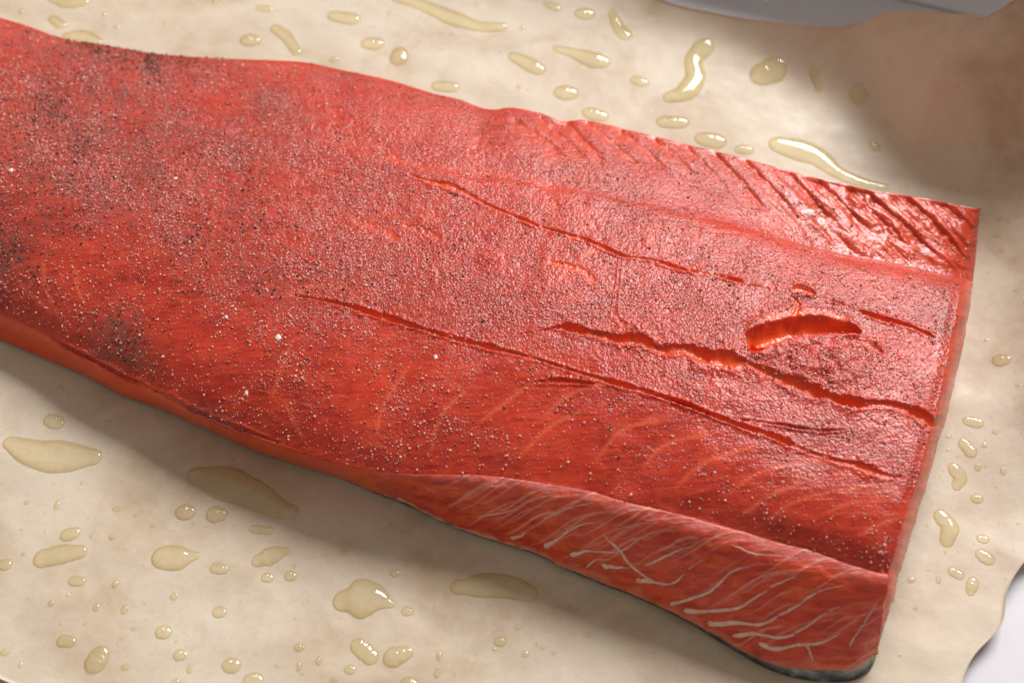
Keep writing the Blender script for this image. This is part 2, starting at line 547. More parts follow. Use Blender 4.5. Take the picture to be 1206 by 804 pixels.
# near side: ridge -> bulge -> bottom (skin line)
tskin = np.interp(U, [0, .42, .50, .75, .86, .93, 1.0], [0, 0, 3, 4, 7, 14, 19])
NB = 84
b_ = np.linspace(0, 1, NB + 1)[1:]
flx, fly = bot[:, 0], bot[:, 1] - tskin
zb = (0.14 + tskin * 0.012) * CM
z0 = ZT[-1]
NEAR = np.zeros((NB, NU, 3))
for i, b in enumerate(b_):
    px = near[:, 0] * (1 - b) + flx * b; py = near[:, 1] * (1 - b) + fly * b
    prof = (1 - b ** 1.35)
    NEAR[i] = at(px, py, zb + (z0 - zb) * prof)
BODY = np.concatenate([FARS, TOP, NEAR], 0)
NR = BODY.shape[0]
NRM = grid_normals(BODY)
if NRM[NA + NF // 2, NU // 2, 2] < 0: NRM = -NRM
QX, QY = proj(BODY.reshape(-1, 3)); QX = QX.reshape(NR, NU); QY = QY.reshape(NR, NU)
ftop = np.concatenate([np.full(NA, -0.01), FV, 1 + b_])[:, None] * np.ones((1, NU))
uu = U[None, :] * np.ones((NR, 1))
KX, KY = QX / 100.0, QY / 100.0         # noise coordinates, laid out over the surface

DISP = np.zeros((NR, NU)); RAW = np.zeros((NR, NU)); SEAM = np.zeros((NR, NU))
jit = fbm(KX * 9, KY * 9, 41, 3)
jit2 = fbm(KX * 24, KY * 24, 47, 2)


def seg_dist(pts, region, n=None):
    """distance in px of region pixels to polyline, plus parameter 0..1 along it and signed side"""
    p = poly_resample(pts, n or max(8, len(pts) * 5))
    x = QX[region]; y = QY[region]
    best = np.full(x.shape, 1e9); par = np.zeros(x.shape); sd = np.zeros(x.shape); rad = np.zeros(x.shape)
    m = len(p) - 1
    for i in range(m):
        a = p[i, :2]; d = p[i + 1, :2] - a; L2 = d @ d + 1e-9
        t = np.clip(((x - a[0]) * d[0] + (y - a[1]) * d[1]) / L2, 0, 1)
        dx = x - a[0] - t * d[0]; dy = y - a[1] - t * d[1]
        D = np.hypot(dx, dy); k = D < best
        best[k] = D[k]; par[k] = ((i + t) / m)[k]; sd[k] = np.sign(dx * d[1] - dy * d[0])[k]
        if p.shape[1] > 2: rad[k] = (p[i, 2] * (1 - t) + p[i + 1, 2] * t)[k]
    return best, par, sd, rad


def region_of(pts, pad):
    a = np.array(pts, float)
    return ((QX > a[:, 0].min() - pad) & (QX < a[:, 0].max() + pad) & (QY > a[:, 1].min() - pad) & (QY < a[:, 1].max() + pad))


def m_len(pts):
    a = np.array(pts, float)[:, :2]
    return float(np.linalg.norm(np.diff(a, axis=0), axis=1).sum())


def gash(pts, depth, raw=1.0, lip=0.25, wig=1.0, ws=1.0):
    """split in the flesh along pts (x, y, half width px); depth in mm"""
    global DISP, RAW
    r = region_of(pts, 30)
    D, t, sd, w = seg_dist(pts, r)
    w = w * ws
    j = jit[r]; j2 = jit2[r]
    w = np.maximum(w * (1 + wig * (0.9 * j + 0.6 * j2)), 0.3)
    D = np.abs(D + wig * (1.6 * j2 + 2.0 * j))
    endf = np.clip(np.minimum(t, 1 - t) * 14, 0, 1) ** 0.5
    if wig > 0.5:
        br = np.clip(0.80 + 1.3 * fbm(t * m_len(pts) / 26.0, t * 0 + pts[0][0] * .17, 43, 2), 0.55, 1.15)
        w = w * (0.45 + 0.55 * br); endf = endf * br
    core = np.clip(1 - (D / (w * 1.25)) ** 2.2, 0, 1) ** 0.8
    d = -depth * core * endf * (0.8 + 0.5 * j * min(wig, 1))
    li = lip * np.exp(-((D - w * 1.7) / (w * 0.8)) ** 2) * endf
    DISP[r] += (d + li) * 0.001
    RAW[r] = np.maximum(RAW[r], raw * np.clip(1.35 - D / (w * 1.15), 0, 1) * endf)


def seam(pts, s=1.0, w=1.3):
    global SEAM
    r = region_of(pts, 12)
    D, t, sd, rad = seg_dist(pts, r)
    SEAM[r] = np.maximum(SEAM[r], s * np.exp(-(D / w) ** 2) * np.clip(np.minimum(t, 1 - t) * 6, 0, 1))


# long split along the middle
gash([(340, 346, 1), (372, 352, 2.5), (400, 358, 3.2), (450, 372, 3.6), (490, 385, 3), (540, 400, 3), (590, 412, 3.6), (640, 425, 2.6), (700, 444, 3.4), (760, 461, 3.6), (804, 475, 3.2), (842, 490, 3),
      (871, 501, 2.6), (904, 511, 3.8), (937, 525, 3.6), (964, 535, 3.2), (991, 543, 4), (1017, 549, 4.4), (1037, 558, 5), (1067, 563, 3)], 0.8, ws=0.7)
# wide torn split
gash([(612, 393, .8), (640, 389, 1), (665, 384, 4), (695, 391, 5), (735, 399, 5.5), (755, 398, 5.5), (775, 411, 6), (804, 410, 7), (831, 420, 7.5), (861, 425, 7), (878, 427, 5)], 1.6, wig=0.8, ws=0.85)
gash([(872, 424, 3), (904, 441, 6), (944, 455, 6), (971, 465, 5), (1011, 476, 4.5), (1037, 476, 5.5), (1071, 482, 5.5), (1104, 498, 6), (1120, 504, 6)], 1.6, wig=0.8, ws=0.85)
# the hole
gash([(880, 403, 9), (898, 398, 11), (930, 388, 11), (965, 384, 9), (1000, 388, 5), (1014, 392, 2)], 4.2, lip=0.45, wig=0.22)
gash([(900, 377, 4), (935, 371, 7), (968, 371, 6), (1000, 380, 3)], 0.45, raw=.7, lip=0, wig=1.0)
gash([(884, 404, 7), (894, 408, 7), (905, 403, 4)], 3.5, lip=0.0, wig=0.1)
# upper line of small splits
gash([(469, 200, 1), (502, 213, 2.4), (529, 220, 5), (545, 226, 4), (572, 240, 3), (602, 253, 2.6), (635, 266, 2)], 0.6, ws=0.75)
gash([(600, 253, 1), (635, 266, 1.8), (685, 281, 2.2), (709, 290, 2.4), (735, 301, 2), (769, 306, 2.2), (804, 317, 2), (844, 324, 2), (881, 335, 2.2), (911, 341, 1.2)], 0.6, ws=0.75)
gash([(932, 340, 2), (945, 341, 3), (961, 347, 1.5)], 0.5, raw=.7); gash([(1012, 367, 1.5), (1037, 375, 2.2), (1067, 383, 1.5), (1101, 397, 1.2)], 1.2)
gash([(731, 303, 1.5), (728, 335, 2), (725, 352, 3), (725, 368, 3.2), (736, 382, 4), (752, 393, 4)], 0.25, raw=.22)
gash([(645, 308, 2), (672, 313, 3), (692, 321, 4), (700, 331, 2.5)], 0.25, raw=.55, wig=1.8, lip=0)
gash([(629, 450, 1.4), (660, 448, 2.2), (702, 452, 1.2)], 0.35, raw=.25); gash([(760, 463, 1), (800, 474, 2), (842, 490, 2)], 1.6)
gash([(402, 205, 2), (430, 212, 3), (415, 204, 2)], 0.25, raw=.33, wig=2.2, lip=0.0); gash([(450, 170, 2), (470, 190, 4), (500, 195, 2)], 0.25, raw=.33, wig=2.2, lip=0.0)
gash([(415, 258, 3), (440, 266, 5), (470, 282, 3)], 0.25, raw=.33, wig=2.2, lip=0.0); gash([(475, 264, 2), (500, 272, 3), (520, 281, 2)], 0.25, raw=.33, wig=2.2, lip=0.0)
gash([(645, 233, 2), (660, 245, 2)], 0.25, raw=.33, wig=2.2, lip=0.0); gash([(360, 195, 2), (390, 202, 4), (415, 210, 2)], 0.25, raw=.33, wig=2.2, lip=0.0)
gash([(905, 339, 1), (930, 343, 1.2), (975, 353, 1.2), (1015, 368, 1)], 0.4, raw=.5)
gash([(930, 347, 2), (940, 360, 5), (934, 374, 4)], 0.5, raw=.6, ws=.7); gash([(995, 400, 2), (1020, 405, 4), (1040, 418, 2)], 0.5, raw=.3)
gash([(848, 492, 1), (900, 497, 1.5), (960, 506, 1.6), (1000, 505, 1)], 0.3, raw=.15)
# left-hand folds near the edge
gash([(60, 398, 2), (140, 440, 2), (235, 486, 3), (330, 522, 2)], 0.5, raw=0.15)
# flake steps across the far back strip
cuts = [((615, 147), (665, 184)), ((646, 147), (695, 193)), ((669, 146), (715, 194)), ((702, 153), (764, 205)), ((740, 160), (789, 203)), ((775, 166), (822, 210)), ((806, 172), (858, 222)),
        ((847, 186), (903, 247)), ((884, 195), (938, 255)), ((931, 207), (985, 262)), ((964, 213), (1019, 266)), ((1000, 220), (1052, 272)), ((1021, 226), (1086, 286)), ((1071, 234), (1121, 287)), ((1111, 241), (1152, 275))]
for k, (p, q) in enumerate(cuts):
    p = (p[0] - 0.3 * (q[0] - p[0]), p[1] - 0.3 * (q[1] - p[1]))
    ex_ = 0.15 + 0.35 * sstep(900, 1040, p[0])
    q = (q[0] + ex_ * (q[0] - p[0]), q[1] + ex_ * (q[1] - p[1]))
    mid = ((p[0] + q[0]) / 2 + 2.5, (p[1] + q[1]) / 2 - 2.5)
    pts = [(p[0], p[1], 3.0), (mid[0], mid[1], 4.5), (q[0], q[1], 1.2)]
    r = region_of(pts, 34)
    D, t, sd, w_ = seg_dist(pts, r)
    amp = (0.7 + 0.6 * sstep(600, 1000, p[0])) * (0.8 + 0.4 * random.random())
    s = D * sd                                   # + on one side
    wob = 2.2 * jit[r]
    s = s + wob
    e = sstep(0.0, 0.1, t) * sstep(0, .35, 1 - t) * (ftop[r] > 0.002) * np.clip(0.95 + 0.5 * jit[r], 0.3, 1.3)
    saw = -np.exp(-np.clip(-s, 0, 99) / 13.0) * (s < 0) - np.exp(-np.clip(s, 0, 99) / 1.6) * (s >= 0)
    DISP[r] += 0.001 * amp * 0.72 * saw * e
    RAW[r] = np.maximum(RAW[r], 0.32 * np.exp(-np.clip(-s, 0, 99) / 9.0) * (s < 2.0) * np.exp(-np.clip(s, 0, 99) / 1.5) * e)
# faint seams between flakes
for pts in ([(848, 590), (883, 563), (923, 548), (985, 543), (1030, 566)], [(903, 613), (933, 593), (983, 578), (1063, 577)], [(963, 608), (1003, 592), (1068, 588)], [(1010, 632), (1030, 620), (1068, 606)],
            [(640, 490), (673, 463), (718, 452)], [(753, 556), (783, 524), (850, 508)], [(790, 580), (830, 545), (900, 522)], [(700, 545), (735, 505), (800, 490)], [(560, 500), (600, 470), (625, 452)],
            [(320, 470), (330, 440), (345, 400)], [(335, 470), (345, 495), (360, 520)], [(50, 300), (55, 340), (75, 385)], [(20, 330), (40, 350), (65, 370)], [(85, 310), (92, 340), (100, 360)],
            [(505, 540), (520, 490), (560, 450)], [(440, 520), (455, 470), (490, 420)], [(640, 345), (690, 300), (720, 290)], [(330, 352), (370, 338), (420, 340)], [(610, 540), (650, 500), (700, 478)], [(870, 610), (905, 585), (950, 566)]):
    seam(pts, 1.0, 2.6)
stripm = sstep(850, 1000, QX) * (ftop > 0.0) * (1 - sstep(0.17, 0.195, ftop))
DISP += 0.00055 * stripm * fbm((KX - KY) * 9, (KX + KY) * 2.2, 57, 3)
RAW = np.maximum(RAW, 0.25 * stripm)
# curved flake pattern of the lower half: pale seams and slight steps
FILM0 = 1 - sstep(0.50, 0.78, ftop + 0.10 * sstep(.55, .2, uu))
for (lo, hi, ang, per, bend, wt) in ((0.22, 0.50, 28, 60.0, -0.0020, 0.15),):
    c_, s_ = math.cos(math.radians(ang)), math.sin(math.radians(ang))
    yy = (ftop - lo) / (hi - lo)
    along = QX * math.sin(math.radians(-ang)) + (QY - 0.30 * QX) * c_
    cross = QX + (1 - yy) ** 2 * (140 if ang < 0 else -90) + 26 * fbm(KX * 1.3, KY * 1.3, 131, 3)
    ph = cross / per; fr = ph - np.floor(ph)
    line = np.exp(-((fr - 0.5) * per / 3.2) ** 2)
    env = sstep(0, 0.15, yy) * (1 - sstep(0.85, 1.0, yy)) * np.clip(0.45 + 1.1 * fbm(KX * 1.7, KY * 1.7, 137, 2), 0, 1)
    SEAM = np.maximum(SEAM, wt * line * env)
    DISP += env * (0.00022 * (fr - 0.5) * wt - 0.00010 * wt * line)
# dorsal strip is darker and rawer; small scale relief everywhere on top
ontop = ((ftop > 0.0) & (ftop < 1.0)).astype(float)
DISP += 0.00035 * fbm(KX * 1.6, KY * 1.6, 5, 3) * ontop
rough = sstep(0.02, 0.1, ftop) * (1 - sstep(0.95, 1.05, ftop))
DISP += rough * (0.00007 * jit + 0.00005 * jit2) * (0.4 + FILM0)
# lumpy flesh round the hole
lump = np.exp(-(((QX - 960) / 75) ** 2 + ((QY - 425) / 26) ** 2))
DISP += 0.0016 * lump * (0.8 + 0.5 * jit)
DISP += -0.0007 * np.exp(-(((QX - 760) / 80) ** 2 + ((QY - 355) / 30) ** 2))


def blobs(x, y, lst):
    d = np.zeros_like(x)
    for (cx, cy, rx, ry, ang, a) in lst:
        c, s = math.cos(math.radians(ang)), math.sin(math.radians(ang))
        X = (x - cx) * c + (y - cy) * s; Y = -(x - cx) * s + (y - cy) * c
        d = d + a * np.exp(-((X / rx) ** 2 + (Y / ry) ** 2))
    return d


CLUMPS = [(150, 62, 78, 15, 8, 60), (165, 85, 70, 16, 8, 7), (105, 100, 40, 40, 0, 5), (95, 125, 80, 30, 10, 5), (45, 150, 55, 35, 30, 6), (30, 215, 80, 50, 0, 6), (120, 180, 80, 40, 10, 2.5), (150, 190, 210, 120, 15, 1.5), (300, 300, 160, 80, 20, 0.5), (480, 290, 120, 60, 20, 0.5), (0, 290, 28, 40, 0, 6), (320, 120, 45, 22, 20, 3), (300, 175, 60, 25, 20, 2.2), (270, 205, 60, 30, 20, 1.5),
      (140, 400, 45, 34, 30, 4), (155, 425, 18, 9, 20, 7), (245, 492, 26, 10, 20, 8), (90, 425, 30, 6, 27, 4), (230, 290, 80, 50, 20, 1.3), (330, 330, 80, 40, 20, 1.1), (490, 340, 70, 40, 20, 1.0), (500, 575, 60, 18, 20, 1.6),
      (640, 190, 120, 25, 18, 1.0), (880, 215, 160, 18, 14, 1.1), (760, 180, 60, 14, 14, 1.8), (1110, 370, 22, 40, 0, 3), (530, 120, 90, 10, 12, 1.6), (410, 90, 60, 10, 12, 2.5), (60, 330, 60, 50, 0, .6)]


# how much seasoning lies where (picture of the top, not of the light)
FILM = np.clip(0.85 - 0.75 * sstep(0.55, 0.80, ftop + 0.10 * sstep(.55, .2, uu)) + 0.75 * fbm(KX * 1.9, KY * 2.4, 61, 4), 0, 1)
FILM *= (1 - RAW) * (1 - sstep(0.96, 1.02, ftop)) * sstep(-0.005, 0.02, ftop)
FILM *= 1 - 0.9 * sstep(850, 1030, QX) * (ftop < 0.19)
FILM = np.clip(FILM, 0, 1)
# raw orange of the side below the ridge on the tail part
RAW = np.maximum(RAW, sstep(0.98, 1.2, ftop + 0.10 * jit) * (0.62 + 0.5 * fbm(KX * 2.5, KY * 5, 63, 3)))
RAW = np.maximum(RAW, 0.12 * (1 - sstep(-0.01, 0.02, ftop)))
RAW = np.clip(RAW, 0, 1)

BODY2 = BODY + NRM * DISP[..., None]
# end face: top edge -> cut face -> bottom outline
NE = 26
ragged = (0.0004 * fbm(np.arange(NR) / 11.0, np.zeros(NR), 37, 3))[:, None] * sstep(0.985, 1.0, U)[None, :] * (ftop > 0)
BODY2[..., 0] += ragged; BODY2[..., 2] -= 0.0006 * sstep(0.985, 1.0, U)[None, :] ** 2 * (ftop > 0) * (ftop < 1)
edge = BODY2[:, -1]
ex = poly_resample(end_px, 600)
# map every row of the last column to a place on the end outline by its fraction down the edge
ed = np.r_[0, np.cumsum(np.linalg.norm(np.diff(np.stack([QX[:, -1], QY[:, -1]], 1)[NA:], axis=0), axis=1))]; ed = ed / ed[-1]
ed = np.r_[np.zeros(NA), ed]
es = np.linspace(0, 1, len(ex))
sk_e = np.interp(ed, [0, .80, .9, 1], [1.0, 2.0, 6, 19])
EX = np.interp(ed, es, ex[:, 0]); EY = np.interp(ed, es, ex[:, 1]) - sk_e
ebase = at(EX, EY, np.full(len(EX), 0.0016) + 0.012 * CM * sk_e)
hz = edge[:, 2] > ebase[:, 2]
END = np.zeros((NE, NR, 3))
for i in range(NE):
    t = (i + 1) / NE
    P = edge * (1 - t) + ebase * t
    P[:, 2] = edge[:, 2] + (ebase[:, 2] - edge[:, 2]) * (t ** 1.25)
    rr = np.minimum(edge[:, 2], 0.02) / 0.02
    P += (np.array([0.0009, -0.0004, 0]) * (math.sin(t * math.pi) * 1.0)) * rr[:, None]
    nz = 0.0004 * fbm(np.arange(NR) / 14.0, np.full(NR, t * 6), 33, 3) * math.sin(t * math.pi)
    P[:, 0] += nz
    END[i] = P
ESEAM = np.clip(0.8 * fbm(np.arange(NR)[None, :] / 5.0 + np.arange(NE)[:, None] * 0.12, np.arange(NE)[:, None] / 9.0 + np.zeros((1, NR)), 35, 3), 0, 1)
V = np.vstack([BODY2.reshape(-1, 3), END.reshape(-1, 3)])
F1 = grid_faces(NR, NU)
colidx = np.arange(NR) * NU + NU - 1
base = NR * NU
rows = np.vstack([colidx[None], base + np.arange(NE * NR).reshape(NE, NR)])
i, j = np.meshgrid(np.arange(NE), np.arange(NR - 1), indexing='ij')
F2 = np.stack([rows[i, j], rows[i + 1, j], rows[i + 1, j + 1], rows[i, j + 1]], -1).reshape(-1, 4)
ee = np.zeros(NE * NR)
DUST = np.clip(0.5 * np.minimum(blobs(QX, QY, CLUMPS), 7) / 2.2, 0, 0.78) * (0.65 + 0.6 * fbm(KX * 3, KY * 3, 65, 3)) * (ftop < 1.03) * (1 - RAW)
attrs = dict(dust=np.r_[np.clip(DUST, 0, 1).ravel(), ee], film=np.r_[FILM.ravel(), ee], raw=np.r_[RAW.ravel(), np.full(NE * NR, 0.18)], seam=np.r_[SEAM.ravel(), ESEAM.ravel()])
fil = tag(empty('salmon_fillet', tuple(at(600, 380, 0.0))), 'raw red salmon fillet, peppered on top, lying on brown parchment', 'salmon')


def child(name, V, F, mat, parent, **kw):
    off = np.array(parent.location)
    p = parent.parent
    while p: off = off + np.array(p.location); p = p.parent
    me = raw_mesh(name, V - off, F, **kw)
    return link(name, me, mat, parent)


flesh = child('flesh', V, np.vstack([F1[:, ::-1], F2[:, ::-1]]), M_flesh, fil, attrs=attrs)

# ---- belly flap: a thin sheet over the near side
u0 = int(NU * 0.415)
row0 = NA + NF - 1
fl = BODY2[row0 - 2:, u0:].copy(); fn = NRM[row0 - 2:, u0:]
r_, c_ = fl.shape[:2]
b2 = np.linspace(0, 1, r_)[:, None]; ul = np.linspace(0, 1, c_)[None, :]
kx = KX[row0 - 2:, u0:]; ky = KY[row0 - 2:, u0:]
thick = sstep(0.0, 0.28, ul) * (0.0007 - 0.0002 * b2) - 0.0004 * (1 - sstep(0, 0.2, ul))
edgew = 0.12 * fbm(kx * 4, ky * 2, 71, 3)
lipm = np.exp(-((b2 - 0.08 + 0.35 * edgew) / 0.075) ** 2) * sstep(0.02, 0.3, ul)
thick = thick + 0.00015 * lipm * (1 + fbm(kx * 12, ky * 12, 73, 3)) + 0.00035 * fbm(kx * 5, ky * 9, 75, 3) * sstep(0, .2, ul)
thick = thick * sstep(-0.01, 0.22, b2) - 0.0005 * (1 - sstep(0.0, 0.05, b2))
fl = fl + fn * thick[..., None]
ffilm = np.clip(lipm * 0.9 * (0.5 + 0.6 * fbm(kx * 6, ky * 6, 77, 2) + .3), 0, 1)
fraw = sstep(0.90, 1.0, b2 + 0.10 * fbm(kx * 5, ky * 5, 79, 2)) * np.interp(ul, [0, .05, .25, .45, 1], [0, .8, .9, .3, .2])
FSEAM = np.zeros((r_, c_))
gx, gy = proj(fl.reshape(-1, 3)); gx = gx.reshape(r_, c_); gy = gy.reshape(r_, c_)
rs = random.Random(5)
for q in range(70):
    xs = 520 + 500 * rs.random()
    yb_ = np.interp(xs, [p[0] for p in bot_px], [p[1] for p in bot_px]); yn_ = np.interp(xs, [p[0] for p in near_px], [p[1] for p in near_px])
    fr_ = rs.uniform(0.2, 0.97); y0 = yn_ + (yb_ - yn_) * fr_; L_ = rs.uniform(50, 120)
    sl = 0.24 + 0.16 * fr_ + rs.uniform(-.03, .03)
    pts_ = np.array([(xs + L_ * tt_, y0 - L_ * (sl * tt_ + 0.06 * math.sin((tt_ - .35) * 6.0) + .05)) for tt_ in np.linspace(0, 1, 9)])
    m_ = (gx > pts_[:, 0].min() - 4) & (gx < pts_[:, 0].max() + 4)
    yy = np.interp(gx[m_], pts_[:, 0], pts_[:, 1]) + 1.2 * fbm(gx[m_] / 9., gx[m_] * 0 + q, 85, 2)
    tt_ = np.clip((gx[m_] - pts_[0, 0]) / L_, 0, 1)
    FSEAM[m_] = np.maximum(FSEAM[m_], rs.uniform(.2, .75) * np.exp(-((gy[m_] - yy) / rs.uniform(.7, 1.5)) ** 2) * np.sin(tt_ * math.pi) ** .6)
fl = fl + fn * (0.00016 * FSEAM)[..., None]
fV = [fl.reshape(-1, 3)]; fF = [grid_faces(r_, c_)[:, ::-1]]
# fold the right margin in against the cut face
capc = fl[:, -1] + np.array([0.0003, 0, -0.0004]); capd = capc + np.array([-0.0006, 0.0004, -0.002])
fV += [capc, capd]; nb = r_ * c_
lastc = np.arange(r_) * c_ + c_ - 1
for A_, B_ in ((lastc, nb + np.arange(r_)), (nb + np.arange(r_), nb + r_ + np.arange(r_))):
    fF.append(np.stack([A_[:-1], A_[1:], B_[1:], B_[:-1]], -1)[:, ::-1])
z2 = np.zeros(2 * r_)
flap = child('belly_flap', np.vstack(fV), np.vstack(fF), M_flap, fil, attrs=dict(seam=np.r_[FSEAM.ravel(), z2], film=np.r_[ffilm.ravel(), z2], raw=np.r_[(fraw + 0 * ul).ravel(), z2]))
flap['label'] = 'streaky belly flap with white fat lines'

# ---- fat lines lying on the flap
fx, fy = proj(fl.reshape(-1, 3))
flp = fl.reshape(-1, 3); fln = fn.reshape(-1, 3)
fat = [
    [(642, 644, 3.4), (659, 633, 2), (675, 621, 1.6), (692, 616, 1.3), (712, 616, .8)],
    [(672, 654, 3.6), (692, 649, 2), (729, 649, 1.5), (752, 636, .8)],
    [(709, 629, 1), (725, 643, 2), (739, 661, 2.2), (755, 676, 2), (775, 686, 2.4), (795, 686, 2), (814, 666, 1.4), (834, 656, .8)],
    [(709, 666, 4), (722, 668, 3), (742, 668, 1.2)],
    [(749, 683, 4), (769, 685, 2.6), (790, 688, 1.5)],
    [(759, 666, 1.2), (782, 656, 1.8), (804, 646, 1.2), (820, 641, .7)],
    [(790, 712, 3), (804, 708, 2), (837, 696, 2), (861, 673, 1.6), (891, 666, .8)],
    [(807, 719, 5), (831, 719, 2.8), (867, 716, 2.2), (897, 699, 2), (917, 686, 1.8), (944, 676, 1)],
    [(834, 735, 5), (864, 733, 2.8), (897, 735, 2.4), (917, 726, 2.2), (947, 706, 2), (971, 693, 1.5), (994, 689, .8)],
    [(864, 748, 4), (891, 746, 2.8), (921, 751, 2.6), (947, 739, 2.2), (971, 723, 1.8), (991, 713, 1)],
    [(894, 757, 2.6), (911, 764, 2.8), (937, 759, 2.8), (967, 756, 2.2), (991, 744, 1.2)],
    [(951, 760, 1.4), (954, 768, 1.4), (958, 778, 1.2)],
    [(562, 608, .8), (589, 604, 1.4), (609, 599, .8)],
    [(602, 633, 2.2), (612, 631, 2.4), (620, 627, 1.2)],
    [(1000, 760, 1), (1012, 742, 1.2), (1024, 724, 1.2), (1034, 705, .8)],
    [(690, 668, 1), (700, 660, 1.4), (720, 658, .8)],
    [(860, 640, .7), (890, 652, 1.1), (930, 655, .7)],
    [(640, 610, .7), (670, 598, 1.1), (700, 592, .7)],
]
for pts in fat:
    p = poly_resample(pts, 44)
    p[:, 0] += 1.1 * fbm(np.arange(44) / 5.0, np.full(44, pts[0][0]), 81, 2); p[:, 1] += 1.1 * fbm(np.arange(44) / 5.0, np.full(44, pts[0][1]), 82, 2)
    C = []; N = []
    for (x, y, r) in p:
        k = int(np.argmin((fx - x) ** 2 + (fy - y) ** 2)); C.append(flp[k]); N.append(fln[k])
    C = np.array(C); N = np.array(N)
    for _ in range(2):
        C[1:-1] = 0.25 * C[:-2] + 0.5 * C[1:-1] + 0.25 * C[2:]
    T = np.gradient(C, axis=0); T /= np.linalg.norm(T, axis=1, keepdims=True) + 1e-12
    Bn = np.cross(N, T); Bn /= np.linalg.norm(Bn, axis=1, keepdims=True) + 1e-12
    R = 0.92 * np.linspace(1.15, 0.55, 44) * (p[:, 2] * (1 + .40 * fbm(np.arange(44) / 3.0, np.full(44, 3.3 + pts[0][0]), 83, 2)) / ppm(C))
    R *= np.clip(np.minimum(np.arange(44) + .6, 43.6 - np.arange(44)) / 2.0, 0, 1) ** .5
    A = np.linspace(0, 2 * math.pi, 10, endpoint=False)
    ring = C[:, None] + (Bn[:, None] * np.cos(A)[None, :, None] + N[:, None] * (np.sin(A)[None, :, None] * 0.20)) * R[:, None, None]
    child('fat_line', ring.reshape(-1, 3), grid_faces(44, 10, wrap=True), M_fat, fil)

# ---- skin: dark strip under the near side and round the cut end
sk0 = int(NU * 0.40)
nn = 420
uS = np.linspace(sk0, NU - 1, nn)
ii = np.arange(NU)
bx, by = np.interp(uS, ii, bot[:, 0]), np.interp(uS, ii, bot[:, 1])
ts = np.interp(uS, ii, tskin)
e2 = ex[::-1]
skx = np.r_[bx, e2[4::2, 0]]; sky = np.r_[by, e2[4::2, 1]]
tt = np.r_[ts, np.interp(np.linspace(1, 0, len(e2[4::2])), [0, .80, .9, 1], [1.0, 2.0, 6, 19])]
kk = np.arange(len(skx))
wv = 0.8 * fbm(kk / 9.0, kk * 0 + .5, 91, 3)
k_ = 7; 
for arr in (skx, sky, tt):
    arr[k_:-k_] = np.convolve(arr, np.ones(2 * k_ + 1) / (2 * k_ + 1), 'same')[k_:-k_]
taper = sstep(0, 60, kk)
r0 = at(skx, sky, kk * 0 + 0.0002)
r1 = at(skx, sky - 0.25 * tt + wv * taper * .6, 0.0007 + tt * 0.00002 * taper)
r2 = at(skx, sky - 0.75 * tt + wv * taper, 0.0014 + tt * 0.00008 * taper)
r3 = at(skx, sky - tt - 1.0, 0.0017 + tt * 0.00012)
cen = r0.mean(0)
inw = np.array([at(560, 400, 0.0)]) - r0; inw[:, 2] = 0; inw /= np.linalg.norm(inw, axis=1, keepdims=True)
r4 = r3 + inw * 0.003
rb = r0 + inw * 0.006
rings = np.stack([rb, r0, r1, r2, r3, r4], 0)
sraw = np.stack([kk * 0, kk * 0, kk * 0, sstep(300, 400, kk) * (kk < 440) * .7, sstep(300, 400, kk) * (kk < 440) * 1.0, kk * 0], 0)
skin = child('skin', rings.reshape(-1, 3), grid_faces(6, len(kk)), M_skin, fil, attrs=dict(raw=sraw))
skin['label'] = 'dark silvery skin under the belly flap'

# ------------------------------------------------------------------ seasoning
topP = BODY2[NA:NA + NF + 30]; topN = grid_normals(topP)
if topN[100, 500, 2] < 0: topN = -topN
tqx, tqy = QX[NA:NA + NF + 30], QY[NA:NA + NF + 30]
traw = RAW[NA:NA + NF + 30]; tf = ftop[NA:NA + NF + 30]; tfilm = FILM[NA:NA + NF + 30]


def ico():
    t = (1 + 5 ** .5) / 2
    v = np.array([(-1, t, 0), (1, t, 0), (-1, -t, 0), (1, -t, 0), (0, -1, t), (0, 1, t), (0, -1, -t), (0, 1, -t), (t, 0, -1), (t, 0, 1), (-t, 0, -1), (-t, 0, 1)], float)
    v /= np.linalg.norm(v[0])
    f = np.array([(0, 11, 5), (0, 5, 1), (0, 1, 7), (0, 7, 10), (0, 10, 11), (1, 5, 9), (5, 11, 4), (11, 10, 2), (10, 7, 6), (7, 1, 8), (3, 9, 4), (3, 4, 2), (3, 2, 6), (3, 6, 8), (3, 8, 9), (4, 9, 5), (2, 4, 11), (6, 2, 10), (8, 6, 7), (9, 8, 1)])
    return v, f


OCT_V = np.array([(1, 0, 0), (-1, 0, 0), (0, 1, 0), (0, -1, 0), (0, 0, 1), (0, 0, -1)], float)
OCT_F = np.array([(0, 2, 4), (2, 1, 4), (1, 3, 4), (3, 0, 4), (2, 0, 5), (1, 2, 5), (3, 1, 5), (0, 3, 5)])


def sample(weight, n):
    wgt = weight.ravel().copy()
    # equal area on the picture grid
    cdf = np.cumsum(wgt); cdf /= cdf[-1]
    k = np.searchsorted(cdf, rng.random(n))
    P = topP.reshape(-1, 3)[k] + 0.0
    N = topN.reshape(-1, 3)[k]
    P = P + rng.normal(0, 0.00012, P.shape) * np.array([1, 1, 0])
    return P, N, k


